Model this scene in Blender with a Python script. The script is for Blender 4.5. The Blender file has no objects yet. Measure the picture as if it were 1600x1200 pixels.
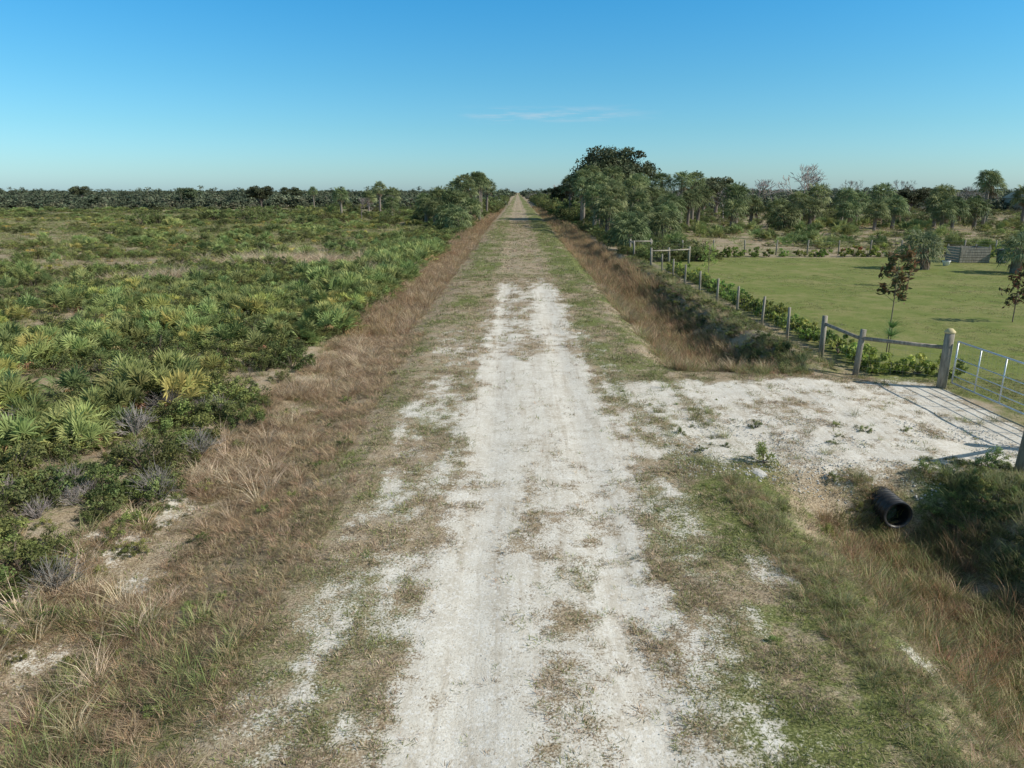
import bpy, math, random, numpy as np
from mathutils import Vector, Matrix
rng=np.random.default_rng(7); random.seed(7)
scene=bpy.context.scene
PI=math.pi
# ---------------------------------------------------------------- noise
def _h(ix,iy,seed):
    n=(ix*374761393+iy*668265263+seed*144269504)&0x7fffffff
    n=((n^(n>>13))*1274126177)&0x7fffffff
    n=n^(n>>16)
    n=(n*1103515245+12345)&0x7fffffff
    return ((n>>7)&0xffff)/65535.0
def vn(x,y,sc,seed):
    x=np.asarray(x,float)/sc+1000.3; y=np.asarray(y,float)/sc+1000.7
    ix=np.floor(x).astype(np.int64); iy=np.floor(y).astype(np.int64)
    fx=x-ix; fy=y-iy; fx=fx*fx*(3-2*fx); fy=fy*fy*(3-2*fy)
    a=_h(ix,iy,seed);b=_h(ix+1,iy,seed);c=_h(ix,iy+1,seed);d=_h(ix+1,iy+1,seed)
    return (a*(1-fx)+b*fx)*(1-fy)+(c*(1-fx)+d*fx)*fy
def fbm(x,y,sc,seed,o=4):
    t=0;a=.5;s=0
    for i in range(o):
        t=t+a*vn(x,y,sc/2**i,seed+i*17); s+=a; a*=.55
    return t/s
def ss(a,b,x):
    t=np.clip((np.asarray(x,float)-a)/(b-a),0,1); return t*t*(3-2*t)
def plate(x,a,b,s): return ss(a-s,a+s,x)*(1-ss(b-s,b+s,x))
def gs(x,w): return np.exp(-(x/w)**2)
# ---------------------------------------------------------------- terrain
def height(x,y):
    x=np.asarray(x,float); y=np.asarray(y,float)
    w=(fbm(x*0,y,6,40,2)-.5)*.7
    z=-0.03*gs(x+.55,.35)-0.03*gs(x-1.35,.35)
    z=z-.32*ss(-2.8,-5.2,x+w)+.2*ss(-5.5,-7.2,x+w)
    dr=ss(11.3,12.7,y)*(1-ss(19.8,21.6,y))
    prof=-1.0*ss(3.9,6.2,x+w*.5)*(1-ss(7.0,8.6,x+w*.5))*(1-.5*ss(55,120,y))
    z=z+prof*(1-dr)
    z=z+.14*plate(x,8.0,9.2,.5)*plate(y,21,60,2)-.1*ss(8,10,x)
    z=z+(fbm(x,y,.9,50,4)-.5)*.07*(1-.6*plate(x,-1.2,2.2,.5))*(1-.7*ss(10,10.5,x)*(1-ss(57,58,y)))
    z=z+(fbm(x,y,.7,52,3)-.5)*.22*plate(x,7.2,9.3,.4)*plate(y,20.5,58,1.5)
    rough=np.clip(ss(-6,-9,x)+ss(60,70,y)*ss(9,12,x),0,1)
    z=z+rough*(fbm(x,y,7,55,3)-.5)*.35
    return z
def masks(x,y):
    x=np.asarray(x,float); y=np.asarray(y,float)
    n1=fbm(x,y,1.6,1,4)-.5; n2=fbm(x,y,.5,2,3)-.5; n3=fbm(x*2.6,y*.5,.8,3,3)-.5; n4=fbm(x,y,.2,4,2)-.5
    xw=x+(fbm(x,y,3.0,60,3)-.5)*1.1
    core=plate(y,12.5,21,2.5)
    yf=1-.82*ss(37,45,y)
    S=.55*plate(xw,-1.3,2.2,.55)+.18*(gs(x+.55,.42)+gs(x-1.35,.45))*plate(xw,-1.4,2.3,.3)
    S=S-.11*gs(x-.35,.32)*(1-.9*core)+.2*core*plate(xw,-.9,2.0,.35)-.04*plate(y,8,12.5,1)
    S=S-.09*plate(x,.5,2.2,.3)*(1-ss(8,12,y))+.12*plate(x,-1.1,.1,.2)*(1-ss(8,10,y))-.10*plate(y,21,34,1.5)*plate(x,-2,.0,.3)
    S=np.maximum(S,.37*plate(xw,-2.8,-1.1,.5)*plate(y,5,27,3))
    S=np.maximum(S,.33*plate(xw,2.0,3.0,.4)*plate(y,4,27,3))
    S=S*yf
    dy=y+(fbm(x,y,2.5,66,3)-.5)*1.8
    xd=x+(fbm(x,y,1.5,67,3)-.5)*1.6
    D=.66*plate(dy,12.5,19.3,.7)*plate(xd,2.0,11.5,.8)
    D=D-.16*plate(x,2.4,3.9,.4)*plate(y,12,17,1)
    S=np.maximum(S,D)
    S=np.maximum(S,.50*plate(xw,-6.6,-5.8,.4)*plate(y,5,15,2))
    for (a,b,r) in ((3.4,8.7,.5),(4.75,7.1,.4),(-2.6,6.0,.5),(-5.6,8.4,.8),(-6.0,7.4,.7),(-6.3,11.5,.6)):
        S=np.maximum(S,.56*gs(np.hypot(x-a,(y-b)*.8),r))
    S=np.where(S>.02,S+(n1*.36+n2*.55+n3*.6+n4*.6)*np.clip(S/.25,0,1),S)
    S=np.clip(S,0,1.4)
    yx=x+(fbm(x,y,.8,68,3)-.5)*1.2
    yard=ss(9.9,10.4,x)*plate(y,19.2,58,.6)
    yard=np.maximum(yard,ss(11.4,12.1,yx)*(1-ss(57.5,58.5,y)))
    G=.62*plate(xw,2.2,4.9,.5)+.36*plate(xw,-3.7,-1.2,.5)+.1*plate(xw,-1,2.2,.3)
    G=G+.26*ss(-6,-7.5,x)+.25*plate(x,5,8,.4)+.4*ss(7.3,8.3,x)+.1*plate(x,-6,-3.7,.3)
    G=G+ss(40,52,y)*(.26*plate(x,-3.6,-.9,.5)+.24*plate(x,2,5,.4)+.12*plate(x,-.9,2,.3))
    G=G+ss(55,90,y)*ss(-7,-9,x)*.28
    G=np.clip(G+n1*1.3+n2*.7+n4*.4,0,1)
    soil=plate(xw,7.7,9.2,.35)*plate(y,20.5,52,1.5)
    return S,G,yard,np.clip(soil*.5+n1*1.4*soil+n2*.7*soil,0,1)
def axis(lo,hi,st,lim_lo,lim_hi,g):
    a=list(np.arange(lo,hi,st)); s=st; v=a[-1]
    while v<lim_hi: s*=g; v+=s; a.append(v)
    s=st; v=a[0]; pre=[]
    while v>lim_lo: s*=g; v-=s; pre.append(v)
    return np.array(pre[::-1]+a)
def rgba(me,name,arr):
    at=me.attributes.new(name,'FLOAT_COLOR','POINT'); at.data.foreach_set('color',np.asarray(arr,np.float32).ravel())
# ---------------------------------------------------------------- node helpers
def newmat(name):
    m=bpy.data.materials.new(name); m.use_nodes=True; m.node_tree.nodes.clear(); return m,m.node_tree
def nd(nt,t,ins=None,**p):
    n=nt.nodes.new(t)
    for k,v in p.items(): setattr(n,k,v)
    for k,v in (ins or {}).items():
        if isinstance(v,bpy.types.NodeSocket): nt.links.new(v,n.inputs[k])
        else: n.inputs[k].default_value=v
    return n
def noise(nt,vec,sc,det=4,rough=.6): return nd(nt,'ShaderNodeTexNoise',{'Vector':vec,'Scale':sc,'Detail':det,'Roughness':rough}).outputs[0]
def mixc(nt,f,a,b):
    n=nt.nodes.new('ShaderNodeMix'); n.data_type='RGBA'
    for i,v in ((0,f),(6,a),(7,b)):
        if isinstance(v,bpy.types.NodeSocket): nt.links.new(v,n.inputs[i])
        else: n.inputs[i].default_value=v if i==0 else (*v,1)
    return n.outputs[2]
def mth(nt,op,a,b=0.,c=None):
    n=nt.nodes.new('ShaderNodeMath'); n.operation=op
    for i,v in enumerate((a,b,c)):
        if v is None: continue
        if isinstance(v,bpy.types.NodeSocket): nt.links.new(v,n.inputs[i])
        else: n.inputs[i].default_value=v
    return n.outputs[0]
def mr(nt,v,a,b,c=0.,d=1.):
    n=nd(nt,'ShaderNodeMapRange',{0:v,1:a,2:b,3:c,4:d}); n.interpolation_type='SMOOTHSTEP'; return n.outputs[0]
# ---------------------------------------------------------------- ground
def build_ground():
    X=axis(-9,12,.10,-3500,3500,1.045); Y=axis(3,24,.10,-400,6000,1.03)
    gx,gy=np.meshgrid(X,Y); nx=len(X);ny=len(Y)
    x=gx.ravel();y=gy.ravel(); z=height(x,y)
    far=ss(300,600,np.hypot(x,y)); z=z*(1-far)-.15*far
    idx=np.arange(nx*ny).reshape(ny,nx)
    F=np.stack([idx[:-1,:-1],idx[:-1,1:],idx[1:,1:],idx[1:,:-1]],-1).reshape(-1,4)
    me=bpy.data.meshes.new('ground')
    me.vertices.add(len(x)); me.vertices.foreach_set('co',np.stack([x,y,z],-1).ravel())
    me.loops.add(F.size); me.loops.foreach_set('vertex_index',F.ravel().astype(np.int32))
    me.polygons.add(len(F)); me.polygons.foreach_set('loop_start',np.arange(0,F.size,4,dtype=np.int32))
    me.update(calc_edges=True); me.polygons.foreach_set('use_smooth',np.ones(len(F),bool))
    S,G,yd,so=masks(x,y)
    rgba(me,'mk',np.stack([S,G,yd,np.ones_like(S)],-1)); rgba(me,'mk2',np.stack([so,so*0,so*0,np.ones_like(S)],-1))
    ob=bpy.data.objects.new('ground',me); scene.collection.objects.link(ob)
    m,nt=newmat('ground_mat')
    geo=nd(nt,'ShaderNodeNewGeometry').outputs['Position']
    a=nd(nt,'ShaderNodeAttribute',attribute_name='mk'); sep=nd(nt,'ShaderNodeSeparateColor',{0:a.outputs[0]})
    b=nd(nt,'ShaderNodeAttribute',attribute_name='mk2'); sep2=nd(nt,'ShaderNodeSeparateColor',{0:b.outputs[0]})
    n60=noise(nt,geo,38,5,.7); n12=noise(nt,geo,9,5,.7); n3=noise(nt,geo,2.2,5,.65)
    st=noise(nt,nd(nt,'ShaderNodeMapping',{0:geo,3:(5.5,.35,1)}).outputs[0],1.,5,.65)
    dry=mixc(nt,mr(nt,n60,.36,.62),(.17,.125,.08),(.45,.36,.24))
    dry=mixc(nt,mr(nt,n3,.4,.65),dry,mixc(nt,mr(nt,n60,.35,.65),(.22,.17,.115),(.48,.41,.31)))
    grn=mixc(nt,mr(nt,n60,.36,.66),(.075,.09,.03),(.23,.245,.085))
    gf=mr(nt,mth(nt,'ADD',sep.outputs[1],mth(nt,'MULTIPLY',mth(nt,'SUBTRACT',n12,.5),1.5)),.25,.8)
    base=mixc(nt,gf,dry,grn)
    yg=mixc(nt,mr(nt,n12,.35,.65),(.15,.18,.045),(.23,.25,.075))
    yg=mixc(nt,mr(nt,noise(nt,geo,.3,6,.7),.40,.62),yg,(.29,.26,.11))
    yg=mixc(nt,mr(nt,noise(nt,geo,1.3,5,.7),.45,.7),yg,(.14,.18,.04))
    yg=mixc(nt,mr(nt,n60,.42,.65),yg,(.105,.135,.035))
    base=mixc(nt,sep.outputs[2],base,yg)
    so=mixc(nt,mr(nt,n12,.35,.65),(.09,.075,.05),(.27,.235,.18))
    base=mixc(nt,mr(nt,mth(nt,'ADD',sep2.outputs[0],mth(nt,'MULTIPLY',mth(nt,'SUBTRACT',n12,.5),1.4)),.35,.65),base,so)
    fine=mth(nt,'ADD',mth(nt,'MULTIPLY',mth(nt,'SUBTRACT',n12,.5),1.1),mth(nt,'MULTIPLY',mth(nt,'SUBTRACT',n60,.5),1.4))
    sf=mr(nt,mth(nt,'ADD',sep.outputs[0],fine),.28,.60)
    vor=nd(nt,'ShaderNodeTexVoronoi',{'Vector':geo,'Scale':30.}).outputs['Color']
    sand=mixc(nt,mr(nt,n3,.3,.7),(.57,.525,.445),(.69,.655,.58))
    sand=mixc(nt,mr(nt,n60,.30,.52),(.41,.36,.285),sand)
    sand=mixc(nt,mr(nt,st,.46,.68,0,.55),sand,mixc(nt,mr(nt,n12,.35,.65),(.30,.24,.165),(.50,.44,.35)))
    sand=mixc(nt,mth(nt,'MULTIPLY',mr(nt,nd(nt,'ShaderNodeSeparateColor',{0:vor}).outputs[0],.75,.95),.5),sand,(.76,.74,.70))
    base=mixc(nt,sf,base,sand)
    bump=nd(nt,'ShaderNodeBump',{'Strength':.45,'Distance':.02,'Height':mth(nt,'ADD',n60,mth(nt,'MULTIPLY',n12,1.2))})
    bs=nd(nt,'ShaderNodeBsdfPrincipled',{'Base Color':base,'Roughness':.95,'Normal':bump.outputs[0],'Specular IOR Level':.1})
    nd(nt,'ShaderNodeOutputMaterial',{0:bs.outputs[0]})
    me.materials.append(m)
build_ground()
# ---------------------------------------------------------------- materials
def plantmat(name,tr=.3,var=.3,hue=.025,gain=1.45):
    m,nt=newmat(name)
    a=nd(nt,'ShaderNodeAttribute',attribute_name='Col').outputs[0]
    r=nd(nt,'ShaderNodeObjectInfo').outputs['Random']
    r2=mth(nt,'FRACT',mth(nt,'MULTIPLY',r,37.7))
    h=nd(nt,'ShaderNodeHueSaturation',{'Hue':mr(nt,r2,0,1,.493-hue,.493+hue),'Saturation':.93,'Value':mr(nt,r,0,1,gain*(1-var),gain*(1+var)),'Color':a})
    p=nd(nt,'ShaderNodeBsdfPrincipled',{'Base Color':h.outputs[0],'Roughness':.6,'Specular IOR Level':.18})
    t=nd(nt,'ShaderNodeBsdfTranslucent',{'Color':h.outputs[0]})
    mx=nd(nt,'ShaderNodeMixShader',{0:tr,1:p.outputs[0],2:t.outputs[0]})
    nd(nt,'ShaderNodeOutputMaterial',{0:mx.outputs[0]}); return m
def simplemat(name,c0,c1,sc=6,rough=.8,metal=0.,stretch=(1,1,1),bump=.3):
    m,nt=newmat(name)
    tc=nd(nt,'ShaderNodeTexCoord').outputs['Object']
    mp=nd(nt,'ShaderNodeMapping',{0:tc,3:stretch}).outputs[0]
    n=noise(nt,mp,sc,5,.65)
    c=mixc(nt,mr(nt,n,.3,.7),c0,c1)
    b=nd(nt,'ShaderNodeBump',{'Strength':bump,'Distance':.02,'Height':n})
    p=nd(nt,'ShaderNodeBsdfPrincipled',{'Base Color':c,'Roughness':rough,'Metallic':metal,'Normal':b.outputs[0]})
    nd(nt,'ShaderNodeOutputMaterial',{0:p.outputs[0]}); return m
M_leaf=plantmat('leaf_mat',gain=1.68); M_grass=plantmat('grass_mat',.3,.3,.015,1.75); M_far=plantmat('far_foliage_mat',.15,.25,.02,1.8)
M_palm=plantmat('palm_leaf_mat',.3,.18,.015,2.25)
M_oak=plantmat('oak_leaf_mat',.2,.1,.01,1.4)
M_wood=simplemat('weathered_wood',(.16,.14,.11),(.36,.32,.26),14,.9,0,(1,1,.15))
M_cap=simplemat('post_cap',(.45,.38,.2),(.6,.5,.28),8)
M_metal=simplemat('galvanised_metal',(.5,.52,.54),(.66,.68,.7),9,.4,.5)
M_wire=simplemat('wire_metal',(.22,.22,.22),(.3,.3,.3),9,.5,.5)
M_pipe=simplemat('black_plastic',(.012,.012,.013),(.035,.035,.036),9,.45)
M_stone=simplemat('limestone',(.36,.34,.30),(.62,.60,.55),14,.9)
M_white=simplemat('white_paint',(.72,.72,.72),(.8,.8,.8),3,.35)
M_glass=simplemat('dark_glass',(.02,.025,.03),(.04,.05,.06),2,.08)
M_rub=simplemat('rubber',(.015,.015,.015),(.03,.03,.03),5,.8)
M_wall=simplemat('beige_wall',(.4,.34,.26),(.46,.4,.31),1,.85)
M_roof=simplemat('metal_roof',(.42,.36,.29),(.5,.44,.36),1,.6)
M_dark=simplemat('dark_paint',(.03,.035,.03),(.05,.06,.05),4,.6)
# ---------------------------------------------------------------- mesh accumulators
class B:
    def __init__(s): s.v=[];s.f=[];s.c=[];s.m=[];s.n=0
    def add(s,V,F,C,mi=0):
        V=np.asarray(V,float); s.v.append(V)
        C=np.asarray(C,float)
        if C.ndim==1: C=np.tile(C,(len(V),1))
        s.c.append(C)
        for f in F: s.f.append([i+s.n for i in f]); s.m.append(mi)
        s.n+=len(V)
    def mesh(s,name,mats,smooth=False):
        me=bpy.data.meshes.new(name)
        V=np.concatenate(s.v); C=np.concatenate(s.c)
        me.from_pydata(V.tolist(),[],s.f)
        rgba(me,'Col',np.concatenate([np.clip(C,0,1),np.ones((len(C),1))],1))
        for m in mats: me.materials.append(m)
        me.polygons.foreach_set('material_index',np.array(s.m,np.int32))
        if smooth: me.polygons.foreach_set('use_smooth',np.ones(len(s.f),bool))
        me.update(); return me
def link(name,me,loc=(0,0,0),rz=0,sc=1.,parent=None):
    o=bpy.data.objects.new(name,me); o.location=loc; o.rotation_euler=(0,0,rz)
    o.scale=(sc,sc,sc) if not hasattr(sc,'__len__') else sc
    scene.collection.objects.link(o)
    if parent: o.parent=parent
    return o
def nrm(v): v=np.asarray(v,float); return v/(np.linalg.norm(v)+1e-9)
def tube(b,pts,rad,sides=8,col=(.3,.3,.3),mi=0,cap=True):
    pts=[np.asarray(p,float) for p in pts]; n=len(pts); V=[];F=[]
    for i,p in enumerate(pts):
        d=nrm(pts[min(i+1,n-1)]-pts[max(i-1,0)])
        u=nrm(np.cross(d,(0,0,1) if abs(d[2])<.9 else (1,0,0))); w=np.cross(d,u)
        for k in range(sides):
            a=2*PI*k/sides; V.append(p+rad[i]*(math.cos(a)*u+math.sin(a)*w))
    for i in range(n-1):
        for k in range(sides):
            k2=(k+1)%sides; F.append([i*sides+k,i*sides+k2,(i+1)*sides+k2,(i+1)*sides+k])
    if cap: F.append(list(range(sides))[::-1]); F.append([(n-1)*sides+k for k in range(sides)])
    b.add(V,F,col,mi)
def box(b,c,s,col=(.3,.3,.3),mi=0,R=None):
    V=np.array([[i,j,k] for i in(-.5,.5) for j in(-.5,.5) for k in(-.5,.5)])*np.array(s)
    V=V+np.array(c)
    b.add(V,[[0,1,3,2],[4,6,7,5],[0,4,5,1],[2,3,7,6],[0,2,6,4],[1,5,7,3]],col,mi)
def pick(pal,n,j=.18):
    pal=np.asarray(pal,float); c=pal[rng.integers(0,len(pal),n)]; return c*(1+rng.uniform(-j,j,(n,1)))
def blades(b,n,R,h0,h1,lean,w,pal,droop=.3,cen=(0,0,0)):
    a=rng.uniform(0,2*PI,n); r=R*np.sqrt(rng.uniform(0,1,n)); base=np.stack([r*np.cos(a),r*np.sin(a),0*a],-1)+np.array(cen)
    a2=a+rng.normal(0,.9,n); d=np.stack([np.cos(a2),np.sin(a2),0*a],-1); L=rng.uniform(h0,h1,n)[:,None]
    le=np.abs(rng.normal(lean,lean*.5,n))[:,None]; q=a2+PI/2+rng.normal(0,.8,n); pr=np.stack([np.cos(q),np.sin(q),0*a],-1)*w
    up=np.array([0,0,1.])
    def P(t): return base+d*(L*np.sin(le)*t+droop*L*t*t)+up*(L*np.cos(le)*(t-.35*droop*t*t))
    V=np.stack([P(0)-pr*.5,P(0)+pr*.5,P(.55)+pr*.4,P(.55)-pr*.4,P(1.)],1).reshape(-1,3)
    C=np.repeat(pick(pal,n),5,0); F=[]
    for i in range(n): F.append([5*i,5*i+1,5*i+2,5*i+3]); F.append([5*i+3,5*i+2,5*i+4])
    b.add(V,F,C)
def leaves(b,P,size,cols,asp=.5,up=.4,mi=0,bias=None):
    n=len(P); N=rng.normal(0,1,(n,3)); N[:,2]+=up
    if bias is not None: N+=bias
    N/=np.linalg.norm(N,axis=1)[:,None]
    T=np.cross(N,rng.normal(0,1,(n,3))); T/=np.linalg.norm(T,axis=1)[:,None]+1e-9; W=np.cross(N,T)
    s=(size*rng.uniform(.6,1.3,n))[:,None]
    V=np.stack([P-T*s,P+W*s*asp-N*s*.12,P+T*s,P-W*s*asp-N*s*.12],1).reshape(-1,3)
    b.add(V,[[4*i,4*i+1,4*i+2,4*i+3] for i in range(n)],np.repeat(cols,4,0),mi)
def bush(ncl,nl,R,H,size,pal,var=.3,asp=.5,stems=True,cr=.3,zlow=.15):
    b=B()
    for k in range(ncl):
        a=rng.uniform(0,2*PI); u=rng.uniform(0,1)**.5; ph=rng.uniform(0,1)
        c=np.array([R*u*math.cos(a),R*u*math.sin(a),H*(zlow+(1-zlow)*ph*math.sqrt(max(0,1-u*u*.8)))])
        r=R*cr*rng.uniform(.6,1.3)
        d=rng.normal(0,1,(nl,3)); d/=np.linalg.norm(d,axis=1)[:,None]
        P=c+d*r*(rng.uniform(.3,1,(nl,1)))*np.array([1,1,.8]); P[:,2]=np.maximum(P[:,2],.01)
        cc=pick(pal,1,.1)*(1+rng.uniform(-var,var)); cols=np.tile(cc,(nl,1))*rng.uniform(.75,1.25,(nl,1))
        leaves(b,P,size,cols,asp,bias=d*.8)
        if stems: tube(b,[(0,0,0),c*np.array([.4,.4,.5]),c],[R*.03,R*.02,R*.008],3,(.1,.08,.06),0,False)
    return b
def fan(b,base,d,pet,seg,ns,pal,spread=1.9,w=.035,droop=.25,pc=(.14,.16,.05),mi=0,cols=None):
    d=nrm(d); side=nrm(np.cross(d,(0,0,1))+rng.normal(0,.15,3)); nor=np.cross(side,d)
    tip=np.asarray(base)+d*pet+np.array([0,0,-.12*pet*pet])
    V=[np.asarray(base)-side*w*.3,np.asarray(base)+side*w*.3,tip+side*w*.3,tip-side*w*.3]
    b.add(V,[[0,1,2,3]],pc,mi)
    col=pick(pal,1,.12)[0]
    for i in range(ns):
        a=spread*(2*i/(ns-1)-1); L=seg*(1-.25*abs(a)/spread)*rng.uniform(.85,1.1)
        sd=nrm(math.cos(a)*d+math.sin(a)*side+nor*(.15+.12*rng.uniform(-1,1)))
        pr=nrm(np.cross(sd,nor))*w
        fold=nor*w*.45*(1 if i%2 else -1)
        m=tip+sd*L*.55; e=tip+sd*L-nor*L*droop*.6+np.array([0,0,-droop*L*.7])
        b.add([tip,m-pr*.8+fold,m+pr*.8-fold,e],[[0,2,1],[1,2,3]],[col*.85,col,col*.95,col*1.1],mi)
# ---------------------------------------------------------------- sources (unlinked collections)
def source(cname,meshes):
    c=bpy.data.collections.new(cname)
    for i,me in enumerate(meshes):
        o=bpy.data.objects.new('%s_%02d'%(cname,i),me); c.objects.link(o)
    return c
class Scat:
    def __init__(s,name,coll): s.name=name;s.coll=coll;s.P=[];s.R=[];s.S=[];s.I=[]
    def put(s,x,y,s0,s1,idx,zs=(.85,1.2),tilt=.08,sink=0.):
        n=len(x)
        if n==0: return
        z=height(x,y)-sink; s.P.append(np.stack([x,y,z],-1))
        s.R.append(np.stack([rng.normal(0,tilt,n),rng.normal(0,tilt,n),rng.uniform(0,2*PI,n)],-1))
        k=s0+(s1-s0)*rng.uniform(0,1,n)**1.5
        s.S.append(np.stack([k,k,k*rng.uniform(zs[0],zs[1],n)],-1)); s.I.append(rng.choice(idx,n))
    def build(s):
        P=np.concatenate(s.P);R=np.concatenate(s.R);S=np.concatenate(s.S);I=np.concatenate(s.I)
        me=bpy.data.meshes.new(s.name); me.vertices.add(len(P)); me.vertices.foreach_set('co',P.ravel())
        for nm,ty,ar,k in (('rot','FLOAT_VECTOR',R,'vector'),('scl','FLOAT_VECTOR',S,'vector'),('idx','INT',I,'value')):
            at=me.attributes.new(nm,ty,'POINT'); at.data.foreach_set(k,(ar.astype(np.int32) if ty=='INT' else ar.astype(np.float32)).ravel())
        o=bpy.data.objects.new(s.name,me); scene.collection.objects.link(o)
        ng=bpy.data.node_groups.new(s.name+'_scatter','GeometryNodeTree')
        ng.interface.new_socket('Geometry',in_out='INPUT',socket_type='NodeSocketGeometry')
        ng.interface.new_socket('Geometry',in_out='OUTPUT',socket_type='NodeSocketGeometry')
        gi=ng.nodes.new('NodeGroupInput'); go=ng.nodes.new('NodeGroupOutput')
        ci=ng.nodes.new('GeometryNodeCollectionInfo'); ci.inputs[0].default_value=s.coll; ci.inputs['Separate Children'].default_value=True; ci.inputs['Reset Children'].default_value=True
        ip=ng.nodes.new('GeometryNodeInstanceOnPoints'); ip.inputs['Pick Instance'].default_value=True
        def na(nm,t):
            n=ng.nodes.new('GeometryNodeInputNamedAttribute'); n.data_type=t; n.inputs[0].default_value=nm
            return n.outputs[0]
        L=ng.links.new
        L(gi.outputs[0],ip.inputs['Points']); L(ci.outputs[0],ip.inputs['Instance'])
        L(na('idx','INT'),ip.inputs['Instance Index']); L(na('rot','FLOAT_VECTOR'),ip.inputs['Rotation']); L(na('scl','FLOAT_VECTOR'),ip.inputs['Scale'])
        L(ip.outputs[0],go.inputs[0])
        md=o.modifiers.new('scatter','NODES'); md.node_group=ng
        print('SCAT',s.name,len(P))
def samp(n,x0,x1,y0,y1):
    x=rng.uniform(x0,x1,int(n)); y=rng.uniform(y0,y1,int(n)); return x,y
def view(x,y,m=5): return np.abs(x)<.8*y+m
def keep(x,y,p):
    k=rng.uniform(0,1,len(x))<p; return x[k],y[k]
def openp(x,y):   # open pale grass patches in the left field
    return (x<-9)&(y>24)&(fbm(x,y*1.6,13,150,3)>.55)

GREEN=[(.095,.12,.03),(.125,.15,.045),(.16,.175,.065),(.085,.10,.028)]
DULL=[(.17,.155,.085),(.12,.125,.05),(.24,.20,.125),(.10,.11,.04)]
TAN=[(.30,.23,.14),(.24,.175,.10),(.34,.275,.18),(.18,.13,.08)]
RUST=[(.25,.155,.08),(.20,.13,.065),(.28,.20,.11),(.15,.13,.055)]
MIXG=[(.10,.12,.035),(.14,.16,.05),(.22,.19,.10),(.28,.22,.14)]
# ---- short mown grass
src=[]
for pal in (GREEN,GREEN,DULL,MIXG,[(.27,.215,.14),(.33,.27,.185),(.2,.15,.095)]):
    b=B(); blades(b,17,.09,.02,.06,.85,.0065,pal,.4); src.append(b.mesh('mown',[M_grass]))
c=source('mown_grass_src',src); mg=Scat('mown_grass',c)
def mown(n,x0,x1,y0,y1,s0,s1):
    x,y=samp(n,x0,x1,y0,y1); S,G,yd,so=masks(x,y)
    cl=fbm(x,y,.35,140,2)
    p=np.clip((.66-S)/.45,.03,1)*(1-.6*so)*np.clip((cl-.30)*3.2,.15,1); u=rng.uniform(0,1,len(x))<p
    x,y,G,S,yd=x[u],y[u],G[u],S[u],yd[u]; r=rng.uniform(0,1,len(x)); r2=rng.uniform(0,1,len(x))
    g=(r<np.maximum(np.clip(G*.95,0,.85),yd)); br=(~g)&(r2<.55); k=(~g)&(~br); g1=g&(r2<.5); g2=g&(r2>=.5)
    mg.put(x[g1],y[g1],s0,s1,[0,1],zs=(.7,1.2)); mg.put(x[g2],y[g2],s0,s1,[2,3],zs=(.7,1.2)); mg.put(x[br],y[br],s0,s1,[4],zs=(.4,.8)); mg.put(x[k],y[k],s0,s1,[2,3,4],zs=(.6,1.1))
mown(44000,-6.5,7,3,9,.55,1.4)
mown(40000,-6.5,10,9,20,.8,1.8)
mown(20000,-6.5,9,20,45,1.4,2.8)
mown(8000,-6,8,45,130,3,5)
x,y=samp(15000,9.9,40,17,58); k=view(x,y,2)&(masks(x,y)[2]>.5)&(fbm(x,y,2.5,141,3)>.45); x,y=x[k],y[k]; mg.put(x,y,1.0,2.2,[0,1,3,2],zs=(.5,.9))
x,y=samp(3500,10.8,16,10,19.5); k=masks(x,y)[2]>.3; x,y=x[k],y[k]; mg.put(x,y,1.0,2.2,[0,1,3,2],zs=(.6,1.2))
mg.build()
# ---- tall dry grass
src=[]
for i,(pal,n,R,h0,h1,le,dr) in enumerate(((TAN,50,.10,.18,.5,.5,.35),(TAN,40,.15,.10,.34,.75,.5),(RUST,55,.12,.2,.55,.3,.3),(RUST+TAN,42,.12,.12,.38,.6,.45),([(.10,.13,.04),(.15,.165,.06),(.2,.18,.09)],50,.12,.12,.45,.45,.35),([(.38,.31,.21),(.32,.26,.16)],40,.08,.4,.8,.35,.6),([(.14,.14,.055),(.23,.185,.105),(.29,.225,.14)],38,.14,.06,.22,.85,.45))):
    b=B(); blades(b,n,R,h0,h1,le,.0085,pal,dr); src.append(b.mesh('dry',[M_grass]))
c=source('dry_grass_src',src); dg=Scat('tall_dry_grass',c)
def dry(n,x0,x1,y0,y1,s0,s1,idx,thr=.42,zs=(.7,1.2)):
    x,y=samp(n,x0,x1,y0,y1); k=(fbm(x,y,1.3,70,3)>thr-.12*rng.uniform(0,1,len(x)))&view(x,y); x,y=x[k],y[k]
    S=masks(x,y)[0]; x,y=keep(x,y,np.where(S>.5,.12,1)); dg.put(x,y,s0,s1,idx,zs=zs)
dry(1900,-6.6,-3.7,3,12,.35,.8,[1,1,3,6,1],.54)
dry(3600,-6.9,-2.9,3,12,.35,.75,[6,6,6,1,3],.42)
dry(300,-6.9,-3.2,3,8,.6,1.0,[4],.5)
dry(2100,-6.4,-4.0,12,26,.5,.95,[0,1,1,3,6],.50)
dry(3200,-6.6,-3.4,12,26,.45,.9,[6,6,1,1,3],.40)
dry(190,-6.4,-4.4,4,25,.55,.95,[5],.56)
dry(700,-6.2,-5.2,5,25,.6,1.0,[0,3],.5)
dry(4400,-6.9,-4.1,26,80,.8,1.5,[0,1,2,3,6,1],.38)
dry(3000,-7.0,-4.6,80,260,1.6,2.8,[2,3,2,0],.3,(.5,.8))
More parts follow.
